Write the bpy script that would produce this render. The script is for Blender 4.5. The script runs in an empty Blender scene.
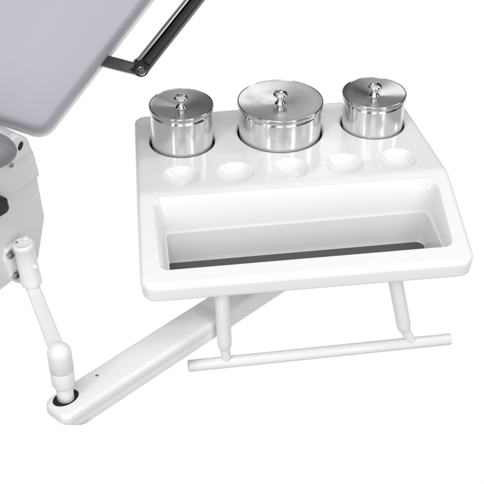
import bpy, bmesh, math
from math import sin, cos, pi, radians, sqrt
from mathutils import Vector, Matrix
from mathutils.geometry import delaunay_2d_cdt
V = Vector
COL = bpy.context.scene.collection
SC = bpy.context.scene

# ------------------------------------------------------------------ camera model (metres; tray deck is z = 0)
F = 1264.0; TH = radians(35.7); AZ = radians(8.8)
FW = V((sin(AZ)*cos(TH), cos(AZ)*cos(TH), -sin(TH)))
RT = V((cos(AZ), -sin(AZ), 0)); UP = RT.cross(FW)
def ray(x, y): return FW + RT*((x-242)/F) - UP*((y-242)/F)
CP = ray(291, 150) * -1.77
def PZ(x, y, z): r = ray(x, y); return CP + r*((z-CP.z)/r.z)
def PD(x, y, d): return CP + ray(x, y)*d
def PP(x, y, p0, n): r = ray(x, y); return CP + r*((p0-CP).dot(n)/r.dot(n))

cd = bpy.data.cameras.new('camera'); cam = bpy.data.objects.new('camera', cd); COL.objects.link(cam)
cd.sensor_width = 36; cd.lens = F/484*36; cd.clip_start = .05; cd.clip_end = 100
cam.matrix_world = Matrix(((RT.x, UP.x, -FW.x, CP.x), (RT.y, UP.y, -FW.y, CP.y), (RT.z, UP.z, -FW.z, CP.z), (0, 0, 0, 1)))
SC.camera = cam

# ------------------------------------------------------------------ materials
AR = {'r': 0.25, 'z': 0.25}
def mat(name, col, rough=.4, metal=0, aniso=0, coat=0, noise=0, nscale=200, bump=0, spec=.5, radial=False, rvar=0, bscale=None, sss=0, colvar=0):
    m = bpy.data.materials.new(name); m.use_nodes = True
    nt = m.node_tree; b = nt.nodes['Principled BSDF']
    b.inputs['Base Color'].default_value = (*col, 1); b.inputs['Roughness'].default_value = rough
    b.inputs['Metallic'].default_value = metal; b.inputs['Specular IOR Level'].default_value = spec
    b.inputs['Coat Weight'].default_value = coat; b.inputs['Coat Roughness'].default_value = .06
    tc = nt.nodes.new('ShaderNodeTexCoord')
    if aniso:
        b.inputs['Anisotropic'].default_value = aniso
        t = nt.nodes.new('ShaderNodeTangent'); t.direction_type = 'RADIAL'; t.axis = 'Z'
        nt.links.new(t.outputs[0], b.inputs['Tangent'])
    if rvar or colvar:
        n = nt.nodes.new('ShaderNodeTexNoise'); n.inputs['Scale'].default_value = nscale; n.inputs['Detail'].default_value = 4
        nt.links.new(tc.outputs['Object'], n.inputs['Vector'])
        if rvar:
            r = nt.nodes.new('ShaderNodeMapRange'); r.inputs['To Min'].default_value = rough-rvar; r.inputs['To Max'].default_value = rough+rvar
            nt.links.new(n.outputs[0], r.inputs['Value']); nt.links.new(r.outputs[0], b.inputs['Roughness'])
        if colvar:
            mx = nt.nodes.new('ShaderNodeMix'); mx.data_type = 'RGBA'
            mx.inputs['A'].default_value = (*[c*(1-colvar) for c in col], 1); mx.inputs['B'].default_value = (*[min(1, c*(1+colvar)) for c in col], 1)
            nt.links.new(n.outputs[0], mx.inputs['Factor']); nt.links.new(mx.outputs['Result'], b.inputs['Base Color'])
    if bump:
        n = nt.nodes.new('ShaderNodeTexNoise'); n.inputs['Scale'].default_value = bscale or 300; n.inputs['Detail'].default_value = 3
        nt.links.new(tc.outputs['Object'], n.inputs['Vector'])
        bp = nt.nodes.new('ShaderNodeBump'); bp.inputs['Strength'].default_value = bump; bp.inputs['Distance'].default_value = .001
        nt.links.new(n.outputs[0], bp.inputs['Height']); nt.links.new(bp.outputs[0], b.inputs['Normal'])
    return m

def brushed(name, col, rough, aniso, ring_axis='r'):
    """spun steel: fine rings round the axis (r: on the lid top) or along z (body)"""
    m = mat(name, col, rough, 1, aniso)
    nt = m.node_tree; b = nt.nodes['Principled BSDF']; b.inputs['Anisotropic Rotation'].default_value = AR[ring_axis]
    tc = nt.nodes.new('ShaderNodeTexCoord'); sp = nt.nodes.new('ShaderNodeSeparateXYZ'); nt.links.new(tc.outputs['Object'], sp.inputs[0])
    if ring_axis == 'r':
        cx = nt.nodes.new('ShaderNodeCombineXYZ'); nt.links.new(sp.outputs['X'], cx.inputs[0]); nt.links.new(sp.outputs['Y'], cx.inputs[1])
        ln = nt.nodes.new('ShaderNodeVectorMath'); ln.operation = 'LENGTH'; nt.links.new(cx.outputs[0], ln.inputs[0]); src = ln.outputs['Value']
    else: src = sp.outputs['Z']
    n = nt.nodes.new('ShaderNodeTexNoise'); n.noise_dimensions = '1D'; n.inputs['Scale'].default_value = 1400; n.inputs['Detail'].default_value = 3
    nt.links.new(src, n.inputs['W'])
    r = nt.nodes.new('ShaderNodeMapRange'); r.inputs['To Min'].default_value = rough*.75; r.inputs['To Max'].default_value = rough*1.3
    nt.links.new(n.outputs[0], r.inputs['Value'])
    n2 = nt.nodes.new('ShaderNodeTexNoise'); n2.inputs['Scale'].default_value = 38; n2.inputs['Detail'].default_value = 5; nt.links.new(tc.outputs['Object'], n2.inputs['Vector'])
    r2 = nt.nodes.new('ShaderNodeMapRange'); r2.inputs['From Min'].default_value = .45; r2.inputs['From Max'].default_value = .7; r2.inputs['To Max'].default_value = .055
    nt.links.new(n2.outputs[0], r2.inputs['Value'])
    ad_ = nt.nodes.new('ShaderNodeMath'); nt.links.new(r.outputs[0], ad_.inputs[0]); nt.links.new(r2.outputs[0], ad_.inputs[1]); nt.links.new(ad_.outputs[0], b.inputs['Roughness'])
    if ring_axis == 'r': return m
    bp = nt.nodes.new('ShaderNodeBump'); bp.inputs['Strength'].default_value = .06; bp.inputs['Distance'].default_value = .0005
    nt.links.new(n.outputs[0], bp.inputs['Height']); nt.links.new(bp.outputs[0], b.inputs['Normal'])
    return m

M = dict(
    plastic=mat('gloss_white_plastic', (.87, .872, .875), .22, coat=.25, rvar=.05, nscale=60, bump=.03, bscale=120),
    enamel=mat('white_powder_coat', (.85, .853, .857), .3, rvar=.05, nscale=90, bump=.06, bscale=900),
    liner=mat('grey_liner', (.81, .815, .82), .12, rvar=.05),
    mat_=mat('dark_rubber_mat', (.085, .085, .088), .45, bump=.3, bscale=1500, colvar=.15),
    gap_shade=mat('gap_shade_black', (.004, .004, .004), .5),  # near-black colour standing for shade between jar and hole
    steel=brushed('spun_steel_body', (.78, .78, .78), .15, .8, 'z'),
    lid=brushed('spun_steel_lid', (.6, .6, .605), .17, .85, 'r'),
    chrome=mat('polished_steel', (.8, .8, .8), .06, 1),
    darkchrome=mat('smoked_chrome', (.3, .3, .31), .14, 1), satin=mat('satin_steel', (.5, .5, .51), .2, 1),
    vinyl=mat('lavender_grey_vinyl', (.415, .41, .455), .42, bump=.12, bscale=900, rvar=.04, colvar=.03, nscale=14),
    vinyl2=mat('mid_grey_vinyl', (.22, .22, .235), .4, bump=.12, bscale=900),
    shell=mat('pale_grey_shell', (.72, .72, .735), .35, bump=.05, bscale=500, colvar=.02, nscale=20),
    black=mat('black_pad', (.012, .012, .013), .4, bump=.2, bscale=900),
    hole=mat('dark_recess', (.01, .01, .01), .7),
)

# ------------------------------------------------------------------ helpers
def link(name, bm, m, parent=None, smooth=True, angle=None, loc=None):
    me = bpy.data.meshes.new(name); bmesh.ops.recalc_face_normals(bm, faces=bm.faces[:])
    for f in bm.faces: f.smooth = smooth
    if angle:
        for e in bm.edges:
            if len(e.link_faces) == 2 and e.calc_face_angle(0) > radians(angle): e.smooth = False
    if loc is not None: bmesh.ops.translate(bm, verts=bm.verts[:], vec=-V(loc))
    bm.to_mesh(me); bm.free(); me.materials.append(M[m])
    o = bpy.data.objects.new(name, me); COL.objects.link(o)
    if parent:
        o.parent = parent
        if loc is not None: o.location = V(loc) - parent.location
    elif loc is not None: o.location = loc
    return o
def thing(name, label, cat, loc=(0, 0, 0), group=None):
    o = bpy.data.objects.new(name, None); COL.objects.link(o); o.location = loc; o.empty_display_size = .02
    o['label'] = label; o['category'] = cat
    if group: o['group'] = group
    return o
def part(name, bm, m, parent, **k):
    """mesh given in world coordinates, child of a thing whose empty sits at parent.location (or of a part at the same origin)"""
    root = parent
    off = V((0, 0, 0)); p = parent
    while p: off += p.location; p = p.parent
    bmesh.ops.translate(bm, verts=bm.verts[:], vec=-off)
    return link(name, bm, m, parent, **k)

def rpoly(corners, radii, n=10, off=0.0, seg=.004):
    """rounded polygon (counter-clockwise 2-D corners) moved inward by off, sides cut into seg-long pieces (count fixed by the un-offset shape)"""
    k = len(corners); out = []
    P = [V(c) for c in corners]
    def lines(o):
        L = []
        for i in range(k):
            a, b = P[i], P[(i+1) % k]; d = (b-a).normalized(); nrm = V((-d.y, d.x)); L.append((a+nrm*o, d))
        Q = []
        for i in range(k):
            a, d = L[i-1]; b, e = L[i]
            den = d.x*e.y-d.y*e.x
            if abs(den) < 1e-9: Q.append(b); continue
            t = ((b.x-a.x)*e.y-(b.y-a.y)*e.x)/den; Q.append(a+d*t)
        return Q
    def arcs(Q, rad):
        A = []
        for i in range(k):
            p = Q[i]; u = (Q[i-1]-p).normalized(); w = (Q[(i+1) % k]-p).normalized()
            half = math.acos(max(-1, min(1, u.dot(w))))/2
            r = max(rad[i], 1e-4); t = r/math.tan(half); c = p+(u+w).normalized()*(r/sin(half))
            s = p+u*t; e = p+w*t
            a0 = math.atan2(s.y-c.y, s.x-c.x); a1 = math.atan2(e.y-c.y, e.x-c.x)
            while a1 < a0-1e-6: a1 += 2*pi
            if a1-a0 > pi: a1 -= 2*pi
            A.append([c+V((cos(a0+(a1-a0)*j/n), sin(a0+(a1-a0)*j/n)))*r for j in range(n+1)])
        return A
    A0 = arcs(lines(0), radii)
    A = arcs(lines(off), [max(r-off, .0005) for r in radii])
    for i in range(k):
        out += A[i]
        s0, e0 = A0[i][-1], A0[(i+1) % k][0]; m = max(1, int((e0-s0).length/seg))
        s, e = A[i][-1], A[(i+1) % k][0]
        out += [s.lerp(e, j/m) for j in range(1, m)]
    return out
def circ(c, r, n=96): return [V((c[0]+r*cos(2*pi*i/n), c[1]+r*sin(2*pi*i/n))) for i in range(n)]
def loft(bm, loops, close=True, cap0=False, cap1=False):
    vs = [[bm.verts.new(p) for p in L] for L in loops]
    for a, b in zip(vs, vs[1:]):
        n = len(a)
        for i in range(n if close else n-1):
            j = (i+1) % n; bm.faces.new((a[i], a[j], b[j], b[i]))
    if cap0: bm.faces.new(vs[0][::-1])
    if cap1: bm.faces.new(vs[-1])
    return vs
def frame(axis, hint=V((0, 0, 1))):
    a = V(axis).normalized()
    if abs(a.dot(hint)) > .95: hint = V((0, 1, 0))
    u = hint.cross(a).normalized(); return u, a.cross(u), a
def lathe(bm, base, axis, prof, n=64):
    """prof: (radius, height) from base along axis"""
    u, w, a = frame(axis); base = V(base)
    L = []
    for r, h in prof: L.append([base+a*h+(u*cos(2*pi*i/n)+w*sin(2*pi*i/n))*max(r, 1e-5) for i in range(n)])
    loft(bm, L, cap0=True, cap1=True)
def slab(bm, outline, o, ex, ey, ez, prof, seg=.006, n=8, radii=.01, cap1=True):
    """outline in the plane (o, ex, ey); prof: list of (inward offset, height along ez)"""
    rd = radii if isinstance(radii, list) else [radii]*len(outline)
    loft(bm, [[o+ex*p.x+ey*p.y+ez*h for p in rpoly(outline, rd, n, off, seg)] for off, h in prof], cap0=True, cap1=cap1)
def fillet(r, z0, n=5, up=True):
    """offset/height pairs turning from a vertical side (offset 0) to a flat top at z0"""
    return [(r-r*cos(pi/2*i/n), z0-r+r*sin(pi/2*i/n)) for i in range(n+1)]

# ------------------------------------------------------------------ the tray
def base(y):
    """deck is level, the part before it slopes down; soft crease"""
    k = .24; y0 = -.080; s = .006; t = (y-y0)
    if t > s: return 0.0
    if t < -s: return t*k
    return -k*(s-t)**2/(4*s)
def inside(p, poly):
    c = False; n = len(poly)
    for i in range(n):
        a, b = poly[i], poly[i-1]
        if (a.y > p.y) != (b.y > p.y) and p.x < (b.x-a.x)*(p.y-a.y)/(b.y-a.y)+a.x: c = not c
    return c

OUT = [(-.209, .129), (-.2235, -.080), (-.2342, -.236), (.1985, -.242), (.2035, -.086), (.189, .126)]
ORAD = [.017, .02, .020, .020, .03, .022]
REC = [(-.2050, -.0865), (-.2085, -.2105), (.1765, -.2145), (.1850, -.0935)]
RRAD = [.016, .012, .014, .020]
JARS = [(-.1475, .050, .0462), (-.006, .056, .0610), (.1305, .057, .0462)]
DIMP = [(-.160, -.0435), (-.0855, -.045), (-.009, -.046), (.067, -.0455), (.143, -.0445)]
DR = .0262

tray = thing('side_tray', 'glossy white tray with an open trough and round jar holes, on a white swing arm', 'tray', (0, 0, -.02))
def tray_body():
    bm = bmesh.new()
    rf = .007
    prof = []
    for i in range(9):
        a = pi/2*i/8; prof.append((rf-rf*sin(a), -rf+rf*cos(a)))     # from flat top (offset rf) to side (offset 0)
    outer_flat = rpoly(OUT, ORAD, 10, rf, .004)
    rec_flat = rpoly(REC, RRAD, 10, 0, .004)
    holes = [circ(c, c[2]+.003) for c in JARS]
    dims = [circ(c, DR, 72) for c in DIMP]
    # flat area triangulated with a grid of inner points
    pts = []; edges = []
    loops = [outer_flat, rec_flat]+holes+dims+[circ(c, c[2]+.0034) for c in JARS]+[circ(c, c[2]+.0045) for c in JARS]+[circ(c, DR+.0004, 72) for c in DIMP]+[circ(c, DR+.0014, 72) for c in DIMP]
    loops += [rpoly(OUT, ORAD, 10, rf+.0005, .004), rpoly(REC, RRAD, 10, -.0005, .004), rpoly(REC, RRAD, 10, -.0016, .004)]
    for L in loops:
        s = len(pts); pts += [V((p.x, p.y)) for p in L]; edges += [(s+i, s+(i+1) % len(L)) for i in range(len(L))]
    def near(p):
        for c in JARS:
            if (p-V(c[:2])).length < c[2]+.0065: return True
        for c in DIMP:
            if (p-V(c)).length < DR+.0032: return True
        return False
    big = rpoly(OUT, ORAD, 10, rf+.0025, .004); rbig = rpoly(REC, RRAD, 10, -.0035, .004)
    x = -.24
    while x < .21:
        y = -.26
        while y < .13:
            p = V((x, y))
            if inside(p, big) and not inside(p, rbig) and not near(p): pts.append(p)
            y += .003 if -.095 < y < -.065 else .005
        x += .005
    vs, es, fs = delaunay_2d_cdt(pts, edges, [], 0, 1e-6)[:3]
    bv = [bm.verts.new((p.x, p.y, base(p.y))) for p in vs]
    cut = [rec_flat]
    for f in fs:
        c = sum((vs[i] for i in f), V((0, 0)))/len(f)
        if not inside(c, outer_flat) or inside(c, rec_flat): continue
        if any((c-V(j[:2])).length < j[2]+.0029 for j in JARS) or any((c-V(d)).length < DR*.9985 for d in DIMP): continue
        bm.faces.new([bv[i] for i in f])
    # rolled rim and outer skirt, turned back inside (vacuum-formed shell)
    def OL(off, dz): return [V((p.x, p.y, base(p.y)+dz)) for p in rpoly(OUT, ORAD, 10, off, .004)]
    L = [OL(o, z) for o, z in prof]
    L += [OL(.0006, -.015), OL(.0012, -.0215), OL(.0018, -.0240), OL(.0035, -.0255), OL(.006, -.0258), OL(.008, -.0245), OL(.0085, -.012)]
    loft(bm, L)
    # jar wells
    for cx, cy, r in JARS:
        P = [(r+.003-.003*sin(a), -.003+.003*cos(a)) for a in [pi/2*i/5 for i in range(6)]]
        P += [(r, -.010), (r-.0003, -.040), (r-.003, -.043)]
        L = [[V((p.x, p.y, z)) for p in circ((cx, cy), q)] for q, z in P]
        vv = loft(bm, L, cap1=True)
    # dimples
    for cx, cy in DIMP:
        P = [(1, 0), (.985, -.0001), (.965, -.0005), (.94, -.0013), (.90, -.0027), (.84, -.0045), (.75, -.0074), (.62, -.0100), (.46, -.0122), (.3, -.0135), (.14, -.0141)]
        L = [[V((p.x, p.y, base(p.y)+z)) for p in circ((cx, cy), q*DR, 72)] for q, z in P]
        loft(bm, L, cap1=True)
    # trough: rounded lip, walls leaning in to the ledge of the liner
    L = []
    RR = [.016, .012, .014, .020]
    IN = [(-.1905, -.104), (-.1955, -.2065), (.1700, -.2105), (.1725, -.106)]
    IR = [.008, .006, .006, .010]
    a0 = rpoly(REC, RRAD, 10, 0, .004)
    n0 = len(a0)
    a1 = resample_like(IN, IR, REC, RRAD)
    for i in range(19):
        t = i/18
        # horizontal progress h and drop d along a lip curve that starts flat and ends steep
        h = sin(min(1, t*1.0)*pi/2)**.9; d = 1-cos(t*pi/2)
        h = .55*sin(t*pi/2)+.45*t; d = (1-cos(t*pi/2))*.45+.55*max(0, t-.12)/.88
        row = []
        for p, q in zip(a0, a1):
            z0 = base(p.y); zb = -.050
            row.append(V((p.x+(q.x-p.x)*h, p.y+(q.y-p.y)*h, z0+(zb-z0)*d)))
        L.append(row)
    # tub below the ledge (shell under the liner)
    L.append([V((q.x, q.y, -.0515)) for q in a1])
    L.append([V((q.x*1.0, max(q.y, -.180), -.0985)) for q in a1])
    loft(bm, L, cap1=True)
    bmesh.ops.remove_doubles(bm, verts=bm.verts[:], dist=2e-5)
    o = part('tray_body', bm, 'plastic', tray)
    wn = o.modifiers.new('wn', 'WEIGHTED_NORMAL'); wn.keep_sharp = True; wn.weight = 60
    return a1
def resample_like(c1, r1, c0, r0):
    """outline c1 with the same number of points per arc and side as c0"""
    k = len(c0)
    # same segment counts: use fractions of the side lengths of c0
    A = rpoly(c0, r0, 10, 0, .004); res = []
    B = rpoly(c1, r1, 10, 0, 10.0)        # arcs only (11 points per corner)
    idx = 0; cnt = []
    import itertools
    # find counts of side points from c0
    C0 = rpoly(c0, r0, 10, 0, 10.0)
    for i in range(k):
        s = C0[i*11+10]; e = C0[((i+1) % k)*11]; m = max(1, int((e-s).length/.004)); cnt.append(m)
    for i in range(k):
        res += B[i*11:i*11+11]
        s = B[i*11+10]; e = B[((i+1) % k)*11]
        res += [s.lerp(e, j/cnt[i]) for j in range(1, cnt[i])]
    assert len(res) == len(A)
    return res
tray_body()
# liner of the trough: thin walls standing just inside the tub, floor and rubber mat
LIN = [(-.1893, -.1052), (-.1943, -.2053), (.1688, -.2093), (.1713, -.1072)]
LR = [.007, .005, .005, .009]
bm = bmesh.new()
def LL(off, z): return [V((p.x, p.y, z)) for p in rpoly(LIN, LR, 8, off, .006)]
def taper(t, z):   # right wall leans in towards the floor
    return [V((p.x-(.012*t if p.x > .1 else 0), p.y, z)) for p in rpoly(LIN, LR, 8, 0, .006)]
Lr = [LL(-.0014, -.0512), LL(-.0014, -.0494), LL(.0004, -.0490), LL(.0011, -.0494)]
for i in range(1, 9):
    t = i/8; Lr.append([V((p.x-(.0045*t if p.x > .1 else 0), p.y*(1-t)+max(p.y, -.178)*t-(.006*t if p.y > -.13 else 0), -.0494-t*.0425)) for p in rpoly(LIN, LR, 8, .0011, .006)])
Lr.append([V((p.x-(.0045 if p.x > .1 else 0), max(p.y, -.177)-(.006 if p.y > -.13 else 0), -.0945)) for p in rpoly(LIN, LR, 8, .0025, .006)])
Lr.append([V((p.x-(.0045 if p.x > .1 else 0), max(p.y, -.175)-(.006 if p.y > -.13 else 0), -.0958)) for p in rpoly(LIN, LR, 8, .005, .006)])
loft(bm, Lr, cap1=True)
part('trough_liner', bm, 'liner', tray, angle=50)
bm = bmesh.new()
MT = [(-.1875, -.1130), (-.1885, -.174), (.1640, -.174), (.1655, -.1160)]
slab(bm, MT, V((0, 0, -.0955)), V((1, 0, 0)), V((0, 1, 0)), V((0, 0, 1)), [(0, 0), (0, .0018), (.0006, .0026)], radii=[.004, .003, .004, .012])
part('floor_mat', bm, 'mat_', tray, angle=40)
for cx, cy, r in JARS:  # black sleeve added in each well to paint the dark gap round the jar
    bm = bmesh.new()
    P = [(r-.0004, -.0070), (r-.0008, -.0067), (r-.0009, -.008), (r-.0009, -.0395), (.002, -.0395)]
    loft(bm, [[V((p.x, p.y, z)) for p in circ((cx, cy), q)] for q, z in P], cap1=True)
    part('well_gap_shade', bm, 'gap_shade', tray)

# towel rail under the tray
YB = -.222
def PY(x, y, yy=YB): return PP(x, y, V((0, yy, 0)), V((0, 1, 0)))
rail = None
bm = bmesh.new(); a = PY(188, 366); b = PY(450.5, 339); lathe(bm, a, b-a, [(.0070, 0), (.0080, .001), (.0080, (b-a).length-.001), (.0070, (b-a).length)], 40)
part('towel_rail', bm, 'enamel', tray, angle=50)
for p0, p1, p2 in [((221.5, 292), (224.8, 347), (226.8, 361.5)), ((394.5, 276), (404.5, 329), (413, 344))]:
    bm = bmesh.new(); a = PY(*p0, YB+.001); b = PY(*p1); c = PY(*p2)
    h = (b-a).length
    lathe(bm, a-(b-a).normalized()*.028, b-a, [(.0095, 0), (.0097, h+.028-.010), (.0094, h+.028-.004), (.0080, h+.028)], 40)
    po = part('rail_post', bm, 'enamel', tray, angle=60)
    bm = bmesh.new(); lathe(bm, b-(c-b)*.5, c-b, [(.0066, 0), (.0066, (c-b).length*1.5-.0060)], 32); part('post_pin', bm, 'enamel', po, angle=50)

# swing beam
ZB = -.12
q0 = PZ(62, 400, ZB); q1 = PZ(150, 343.5, ZB)
d = (PZ(245, 297, ZB)-PZ(62, 416, ZB)); d.z = 0; d.normalize(); s = V((-d.y, d.x, 0)); up = V((0, 0, 1))
ridge = PZ(120, 384, ZB)
def beam():
    bm = bmesh.new()
    # local: u along d from ridge point, v across (0 at near ridge, .045 far)
    u0 = (PZ(50, 412, ZB)-ridge).dot(d)+.004; u1 = u0+.40; W = .0465
    out = [(u0, 0), (u1, 0), (u1, W), (u0, W)]
    o = V((ridge.x, ridge.y, ZB))
    ex, ey = d, s
    rows = []
    def row(off, z, shift=0, rr=(.012, .01, .01, .016)):
        r = rpoly(out, list(rr), 8, off, .02); R = []
        for p in r:
            q = V((p.x, p.y))
            f = max(0, 1-(q.x-u0)/.05)
            R.append(o+ex*(q.x+shift*f)+ey*q.y+V((0, 0, z)))
        return R
    rows = [row(.009, -.0315, .022, (.03, .01, .01, .03)), row(.0035, -.0305, .018, (.028, .01, .01, .028)), row(.0015, -.028, .014, (.024, .01, .01, .024)), row(.0008, -.0165, .004), row(.0012, -.0155, .003), row(.0004, -.0142, .001), row(0, -.0125), row(0, -.006)]
    for i in range(1, 7):
        a = pi/2*i/6; rows.append(row(.006-.006*cos(a), -.006+.006*sin(a)))
    loft(bm, rows, cap0=True, cap1=True)
    return part('swing_arm', bm, 'enamel', tray, angle=35), o, u0
arm, ob, u0 = beam()
# dark slot and screw
cb = PZ(65, 396, ZB)
c2 = ob+d*(u0+.0250)+s*.0290
bm = bmesh.new()
L = []
for k, z in ((1, .0001), (.98, .0006), (.93, .0006), (.90, .0002)):
    L.append([c2+d*(.0178*k*cos(t))+s*(.0122*k*sin(t))+V((0, 0, z)) for t in [2*pi*i/64 for i in range(64)]])
vs = loft(bm, L, cap1=True); part('pivot_slot', bm, 'hole', arm)
sc = PZ(97, 375.5, ZB)
bm = bmesh.new(); lathe(bm, sc, up, [(.0019, -.001), (.0019, .0004), (.0014, .0007), (.0012, .0002)], 24); part('screw', bm, 'darkchrome', arm)
# pivot column
cbase = c2.copy(); ctop = PP(58, 344, c2, V((0, 1, 0)).normalized())
ax = (ctop-cbase); H = ax.length
bm = bmesh.new(); lathe(bm, cbase, ax, [(.0106, -.004), (.0104, .012), (.0098, .026)], 48); nk = part('pivot_neck', bm, 'enamel', tray)
bm = bmesh.new()
pr = [(.0090, .0225), (.0128, .0227), (.0136, .0240), (.0141, .0255), (.0144, .0455), (.0141, .0460), (.0138, .0463), (.0141, .0466), (.0146, .0472), (.0146, H-.014)]
for i in range(1, 9):
    a = pi/2*i/8; pr.append((.0146*cos(a), H-.014+.014*sin(a)))
lathe(bm, cbase, ax, pr, 64); part('pivot_knuckle', bm, 'enamel', tray, angle=60)
# link bar and bracket sleeve
bb = PZ(31.5, 281.5, -.047); bt = PP(22.8, 243, bb, V((0, 1, 0))); axb = (bt-bb).normalized(); HB = (bt-bb).length
la = bb-axb*.009+V((-.001, .004, 0)); lb = cbase+ax*.76
bm = bmesh.new()
dl = (lb-la).normalized(); sl = dl.cross(up).normalized(); ul = sl.cross(dl)
def brow(p, w, h, dd=0):
    r = .003; R = []
    for sx, sy, a0 in ((1, 1, 0), (-1, 1, 90), (-1, -1, 180), (1, -1, 270)):
        for j in range(5):
            a = radians(a0+90*j/4); R.append(p+sl*(sx*(w/2-r)+r*cos(a))+ul*(sy*(h/2-r)+r*sin(a)))
    return R
loft(bm, [brow(la.lerp(lb, t), .0172+.0015*t, .011) for t in (0, .25, .5, .75, 1)], cap0=True, cap1=True)
part('link_bar', bm, 'enamel', tray, angle=50)
bm = bmesh.new()
pr = [(.0105, -.003), (.0126, -.0028), (.0137, -.0005), (.0137, .004), (.0131, .010), (.0128, .03), (.0128, HB-.0068), (.0133, HB-.0060), (.0134, HB-.003), (.0130, HB-.0008), (.0116, HB+.0004), (.0110, HB-.0002), (.006, HB-.0002)]
lathe(bm, bb, axb, pr, 64); sleeve = part('bracket_sleeve', bm, 'enamel', tray, angle=50)
uu, ww, _ = frame(axb)
bm = bmesh.new(); pc = PP(16.5, 242, bt+axb*.001, axb); lathe(bm, pc, axb, [(.0014, -.001), (.0014, .0006), (.001, .0008)], 20); part('cap_screw', bm, 'darkchrome', sleeve)
bm = bmesh.new(); pc = PP(26, 238.5, bt+axb*.001, axb); lathe(bm, pc, axb, [(.0042, -.001), (.0040, .0018), (.0030, .0022)], 24); part('cap_boss', bm, 'enamel', sleeve)
nf = (CP-bb).normalized()
pp = PP(33.5, 262.5, bb+axb*.03, nf); pin_dir = (nf+RT*.8).normalized(); cc = bb+axb*((pp-bb).dot(axb))
dr = (nf*.75+RT*.66); dr = (dr-axb*dr.dot(axb)).normalized()
bm = bmesh.new(); lathe(bm, cc+dr*.0105, dr, [(.0030, 0), (.0030, .0050), (.0022, .0062), (.001, .0064)], 24); part('grub_screw', bm, 'enamel', sleeve)
# mount under the tray, carried by the beam
pm = ob+d*(u0+.36)+s*.023
bm = bmesh.new(); lathe(bm, V((pm.x, pm.y, -.122)), up, [(.018, 0), (.018, .02), (.03, .022), (.03, .028)], 48); part('tray_mount', bm, 'enamel', tray, angle=40)

# ------------------------------------------------------------------ jars
def jar(x, y, rb, rl, h, tilt, label, zb=-.036):
    t = thing('steel_jar', label, 'jar', (x, y, zb), 'lidded steel jars standing in the holes of the tray')
    t.rotation_euler = tilt
    H = h-zb
    bm = bmesh.new()
    pr = [(rb-.004, 0), (rb-.0012, .0012), (rb, .004), (rb, .012), (rb, H-.012), (rb-.0003, H-.0105), (rb-.0016, H-.009), (rb-.0018, H-.0080)]
    lathe(bm, (0, 0, 0), up, pr, 128); b = link('jar_body', bm, 'steel', t, angle=45)
    bm = bmesh.new()
    pr = [(rb-.002, H-.0064), (rl-.0014, H-.0068), (rl-.0006, H-.0070), (rl-.0001, H-.0067), (rl, H-.0060), (rl, H-.0016), (rl-.0003, H-.0007), (rl-.0008, H-.0002), (rl-.0013, H), (rl-.0018, H-.0003), (rl-.0020, H-.0006)]
    for i in range(1, 13):
        k = 1-i/12; pr.append(((rl-.002)*k+.001, H-.0006-.0050*(1-k)))
    lathe(bm, (0, 0, 0), up, pr, 128); l = link('lid', bm, 'lid', t, angle=45)
    hz = H-.0064
    bm = bmesh.new()
    kp = [(q*1.22+.0004, z*1.08) for q, z in [(.0072, 0), (.0064, 0), (.0064, .0006), (.0058, .0018), (.0044, .0034), (.0033, .0056), (.0030, .0078), (.0034, .0098), (.0048, .0112), (.0066, .0122), (.0078, .0134), (.0081, .0148), (.0076, .0162), (.0062, .0172), (.0040, .0179), (.0015, .0182)]]
    lathe(bm, (0, 0, hz), up, kp, 48); link('knob', bm, 'chrome', l)
    return t
jar(-.1475, .050, .0435, .0452, .0590, (0, 0, .3), 'smaller steel jar with knobbed lid, in the tray hole nearest the lavender cushion')
jar(-.006, .056,     .0585, .0610, .0495, (0, 0, 1.1), 'widest steel jar with a knobbed lid, between the two smaller jars')
jar(.1305, .057, .0440, .0460, .0500, (0, 0, 2.2), 'smaller steel jar with knobbed lid, in the tray hole farthest from the lavender cushion')

# ------------------------------------------------------------------ the chair
WA = radians(42); we = V((cos(WA), sin(WA), 0)); wn = V((sin(WA), -cos(WA), 0))
w0 = bb-wn*.024; w0.z = 0
chair = thing('treatment_chair', 'lavender grey padded chair with a pale shell base and a black armrest', 'chair', (w0.x, w0.y, -.1))
def WP(x, y, off=0): return PP(x, y, w0+wn*off, wn)
def wall_slab(name, pix, off, depth, m, parent, r=.004, bev=.003, **k):
    pts = [WP(x, y, off) for x, y in pix]; o = pts[0].copy()
    uv = [((p-o).dot(we), (p-o).dot(up)) for p in pts]
    A = sum(uv[i][0]*uv[(i+1) % len(uv)][1]-uv[(i+1) % len(uv)][0]*uv[i][1] for i in range(len(uv)))
    if A < 0: uv = uv[::-1]
    bm = bmesh.new()
    rd = r if isinstance(r, list) else [r]*len(uv)
    if A < 0 and isinstance(r, list): rd = rd[::-1]
    slab(bm, uv, o, we, up, wn, [(0, -depth)]+[(bev-bev*cos(pi/2*i/5), -bev+bev*sin(pi/2*i/5)) for i in range(6)], radii=rd, n=6, seg=1)
    return part(name, bm, m, parent, angle=35, **k)
shell = wall_slab('base_shell', [(-90, 262), (-90, 160), (37, 172), (40.5, 192), (45.3, 217), (38.5, 262), (0, 291), (-90, 352)], 0, .16, 'shell', chair, r=[.005, .005, .003, .02, .02, .012, .004, .004])
cover = wall_slab('shell_cover', [(-90, 258), (-90, 120), (-10, 130), (4, 132), (11, 136), (28, 137.5), (31.8, 148), (34.5, 152.5), (40.5, 176), (37, 178.5), (0, 203)], .006, .07, 'shell', chair, r=[.004, .004, .01, .006, .006, .010, .010, .01, .003, .003, .02])
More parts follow.
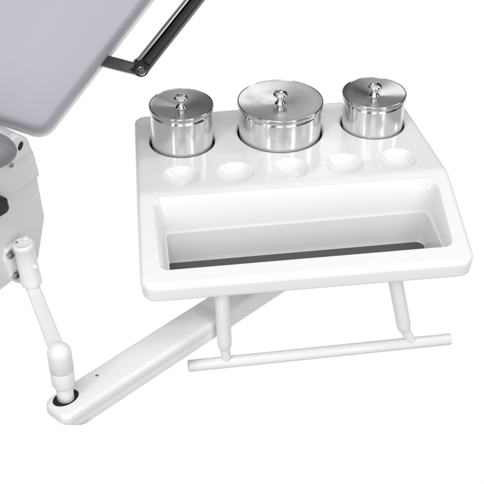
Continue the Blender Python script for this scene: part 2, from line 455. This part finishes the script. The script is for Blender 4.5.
# raised tab at the top of the cover with a dark finger hole
tab = wall_slab('hinge_tab', [(8, 168), (9, 146), (13, 138), (20, 135.3), (27.5, 138.3), (31, 150), (30, 153)], .010, .01, 'shell', cover, r=[.003, .01, .01, .012, .010, .004, .003])
pts = []
bm = bmesh.new(); hc = WP(20.5, 146, .0102)
L = []
for k, z in ((1, -.001), (1, .0004), (.86, .0007), (.8, .0004)):
    L.append([hc+(we*.0037*cos(t)+up*.0052*sin(t)+we*.0020*sin(t))*k+wn*z for t in [2*pi*i/40 for i in range(40)]])
loft(bm, L, cap1=True); part('tab_hole', bm, 'hole', tab)
# black grip
wall_slab('side_grip', [(-30, 196), (0, 196.5), (8.6, 199), (10.8, 208.5), (8, 213.5), (0, 218.5), (-30, 238)], .018, .02, 'black', chair, r=[.003, .004, .004, .003, .004, .004, .004], bev=.004)
# bracket plate and bolts (belongs to the tray arm)
pts = [WP(x, y, .004) for x, y in [(5, 262), (6, 250), (14, 244), (30, 244), (33, 286), (18, 283), (12, 281)]]
o = pts[0]; uv = [((p-o).dot(we), (p-o).dot(up)) for p in pts]
A = sum(uv[i][0]*uv[(i+1) % 7][1]-uv[(i+1) % 7][0]*uv[i][1] for i in range(7))
bm = bmesh.new(); slab(bm, uv[::-1] if A < 0 else uv, o, we, up, wn, [(0, -.004), (0, 0), (.001, .0012)], radii=.005, seg=1)
plate = part('bracket_plate', bm, 'enamel', tray, angle=35)
for x, y in ((9.6, 254.5), (15.0, 274.8)):
    p = WP(x, y, .0048)
    bm = bmesh.new(); lathe(bm, p, wn, [(.0066, 0), (.0066, .0012), (.0058, .0016), (.0050, .0017)], 32); bo = part('bolt', bm, 'chrome', plate, angle=40)
    bm = bmesh.new(); lathe(bm, p, wn, [(.0046, .001), (.0046, .0040), (.0036, .0052), (.0014, .0052), (.0010, .004)], 6); part('bolt_head', bm, 'darkchrome', bo, smooth=False)
# cushions
ca = PD(40, 134, 1.54); cb_ = PD(159, 0, 1.61); cl = PD(0, 116, 1.532)
cn = ((CP-ca).normalized()+UP*.035-RT*.03).normalized()
cb_ = PP(159, 0, ca, cn); cx = (cb_-ca).normalized(); cy = cn.cross(cx)
def CQ(x, y): p = PP(x, y, ca, cn)-ca; return (p.dot(cx), p.dot(cy))
def ccw(u): return u if sum(u[i][0]*u[(i+1) % len(u)][1]-u[(i+1) % len(u)][0]*u[i][1] for i in range(len(u))) > 0 else u[::-1]
pix = [(44, 136.5), (225, -98), (60, -290), (-420, -290), (-330, 12)]
outl = ccw([CQ(*p) for p in pix]); rad = [.024, .05, .05, .05, .05]
if outl[0] != CQ(*pix[0]): rad = rad[::-1]
bm = bmesh.new(); R = .030
pr = [(.004, -.062), (.001, -.056), (0, -.048), (0, -.030)]
pr += [(R*.42*(1-cos(pi/2*i/10)), -.030+.030*sin(pi/2*i/10)) for i in range(1, 11)]
pr += [(.018, .0004), (.04, .0012), (.06, .0014), (.075, .0014), (.084, .0010), (.092, .0008), (.10, .0010), (.11, .0018), (.125, .0030), (.145, .0042)]
slab(bm, outl, ca, cx, cy, cn, pr, radii=rad, n=14, seg=.03)
part('backrest_cushion', bm, 'vinyl', chair, angle=60)
bm = bmesh.new()
slab(bm, outl, ca, cx, cy, cn, [(.004, -.066), (-.0015, -.065), (-.0030, -.062), (-.0028, -.054), (.002, -.052)], radii=rad, n=14, seg=.03)
part('backrest_shell', bm, 'enamel', chair, angle=50)
# seat cushion end
sc_ = PD(-26, 150, 1.44); r0 = 1.44/F
bm = bmesh.new(); bmesh.ops.create_uvsphere(bm, u_segments=64, v_segments=32, radius=1)
for v in bm.verts:
    p = v.co
    q = sc_+RT*(p.x*43*r0)+UP*(p.z*22*r0)+(-FW)*(p.y*.03)+UP*(p.x*-1*r0)
    v.co = q
part('seat_cushion', bm, 'vinyl2', chair)
bm = bmesh.new(); lathe(bm, WP(10, 164.5, .008), wn, [(.0028, 0), (.0026, .004), (.001, .005)], 20); part('cushion_clip', bm, 'darkchrome', chair)
# armrest: short chrome stem, black pad with chrome rail
AD = 1.58
def AP(x, y, dd=0): return PD(x, y, AD+dd)
j = AP(141, 70.5); e = AP(217, -25, .10); ad = (e-j).normalized()
side = ad.cross(FW).normalized(); fr = side.cross(ad).normalized()
if fr.dot(FW) > 0: fr = -fr
if side.dot(RT) < 0: side = -side
k = AD/F
def bar(cen0, cen1, w, h, r=.003):
    bm = bmesh.new()
    def row(p):
        R = []
        for sx, sy, a0 in ((1, 1, 0), (-1, 1, 90), (-1, -1, 180), (1, -1, 270)):
            for jj in range(5):
                a = radians(a0+90*jj/4); R.append(p+side*(sx*(w/2-r)+r*cos(a))+fr*(sy*(h/2-r)+r*sin(a)))
        return R
    loft(bm, [row(cen0.lerp(cen1, t)) for t in (0, .02, .5, 1)], cap0=True, cap1=True); return bm
armrest = part('armrest', bar(j+side*.6*k+ad*.006, e+side*.6*k, 10.5*k, .026, .006), 'black', chair, angle=50)
part('armrest_rail', bar(j-side*6.6*k+fr*.0045, e-side*6.6*k+fr*.0045, 4.6*k, .020, .002), 'darkchrome', armrest, angle=50)
bm = bmesh.new(); c0 = AP(141.0, 69.0, -.012); a3 = (-FW*.8+RT*.2-UP*.55).normalized()
lathe(bm, c0-a3*.018, a3, [(.0084, .003), (.0090, .005), (.0090, .022), (.0082, .0236), (.0070, .0238)], 48)
jt = part('armrest_joint', bm, 'black', armrest, angle=50)
bm = bmesh.new(); lathe(bm, c0+a3*.0052, a3, [(.0062, 0), (.0062, .0010), (.0056, .0015), (.0047, .0006), (.0040, .0006), (.0034, .0018), (.0018, .0019), (.0014, .0009)], 40)
part('joint_screw', bm, 'darkchrome', jt, angle=50)
s0 = AP(98, 59.5, .02); s1 = AP(137, 69.5, -.006)
sd = (s1-s0).normalized(); sv = sd.cross(FW).normalized(); sf = sv.cross(sd)
bm = bmesh.new(); w = 12.5*k; h = .014; r = .004
rows = []
for t, ww_ in ((0, 1), (.5, 1), (1, .95)):
    R = []
    for sx, sy, a0 in ((1, 1, 0), (-1, 1, 90), (-1, -1, 180), (1, -1, 270)):
        for jj in range(6):
            a = radians(a0+90*jj/5); R.append(s0.lerp(s1, t)+sv*(sx*(w*ww_/2-r)+r*cos(a))+sf*(sy*(h/2-r)+r*sin(a)))
    rows.append(R)
loft(bm, rows, cap0=True, cap1=True); part('armrest_stem', bm, 'darkchrome', chair, angle=50)

# ------------------------------------------------------------------ light: white surround with made-up bright and dark zones, added softboxes
w = bpy.data.worlds.new('World'); SC.world = w; w.use_nodes = True; nt = w.node_tree
bg = nt.nodes['Background']; tc = nt.nodes.new('ShaderNodeTexCoord'); sp = nt.nodes.new('ShaderNodeSeparateXYZ')
nt.links.new(tc.outputs['Generated'], sp.inputs[0])
def mrange(src, a, b, c, d_, smooth=True):
    n = nt.nodes.new('ShaderNodeMapRange'); n.interpolation_type = 'SMOOTHSTEP' if smooth else 'LINEAR'
    for k_, v_ in zip(('From Min', 'From Max', 'To Min', 'To Max'), (a, b, c, d_)): n.inputs[k_].default_value = v_
    nt.links.new(src, n.inputs['Value']); return n.outputs[0]
def math_(op, a, b=None):
    n = nt.nodes.new('ShaderNodeMath'); n.operation = op
    for k_, v_ in enumerate((a, b)):
        if v_ is None: continue
        if isinstance(v_, (int, float)): n.inputs[k_].default_value = v_
        else: nt.links.new(v_, n.inputs[k_])
    return n.outputs[0]
front = mrange(sp.outputs['Y'], -.6, .5, 1.0, .24)               # made-up surround: bright behind the camera, dim beyond the tray
azim = math_('ARCTAN2', sp.outputs['X'], sp.outputs['Y'])
bands = math_('MULTIPLY', math_('SINE', math_('ADD', math_('MULTIPLY', azim, 7.0), .6)), math_('SINE', math_('MULTIPLY', azim, 3.0)))  # invented bright and dark bands for streaks in the steel
aaz = math_('ABSOLUTE', math_('SUBTRACT', azim, .15))
side = math_('MINIMUM', math_('ADD', mrange(aaz, .55, 1.0, 1, .03), mrange(aaz, 1.9, 2.3, 0, 1)), 1.15)   # darkness added left and right to edge the jars
upper = math_('MULTIPLY', math_('MULTIPLY', front, side), mrange(bands, -.2, .3, .18, 1.25))
top = mrange(sp.outputs['Z'], .55, .85, 0, 1)
upper = math_('ADD', math_('MULTIPLY', upper, math_('SUBTRACT', 1, top)), math_('MULTIPLY', top, .8))
low = mrange(sp.outputs['Z'], -.22, .02, 1, 0)                     # white sweep below the horizon
sweep = math_('MULTIPLY', mrange(aaz, .85, 1.15, 1.03, .48), mrange(sp.outputs['Z'], -.96, -.86, .5, 1))   # backdrop behind the tray only
val = math_('ADD', math_('MULTIPLY', low, sweep), math_('MULTIPLY', upper, math_('SUBTRACT', 1, low)))
nt.links.new(val, bg.inputs['Strength'])
bg.inputs['Color'].default_value = (1, 1, 1, 1)
def area(loc, target, sx, sy, power):  # unseen lamps added to brighten the tray and streak the steel
    ld = bpy.data.lights.new('added_softbox', 'AREA'); ld.shape = 'RECTANGLE'; ld.size = sx; ld.size_y = sy; ld.energy = power
    o = bpy.data.objects.new('added_softbox', ld); COL.objects.link(o); o.location = loc
    o.rotation_euler = (V(target)-V(loc)).to_track_quat('-Z', 'Y').to_euler()
area((-.7, -1.2, 1.9), (0, 0, 0), .9, .9, 13)
area((-1.3, -1.5, .7), (0, 0, 0), .09, 1.4, 7)
area((.9, -1.8, .7), (0, 0, 0), .09, 1.4, 9)
area((.42, 1.80, 1.22), (0, 0, 0), .20, .5, .6)
area((1.5, -.1, 1.0), (0, 0, 0), .2, 1.2, 6)

SC.view_settings.view_transform = 'Standard'; SC.view_settings.look = 'None'; SC.view_settings.exposure = 0; SC.view_settings.gamma = 1
SC.render.engine = 'CYCLES'; SC.cycles.max_bounces = 10
SC.render.resolution_x = SC.render.resolution_y = 1024
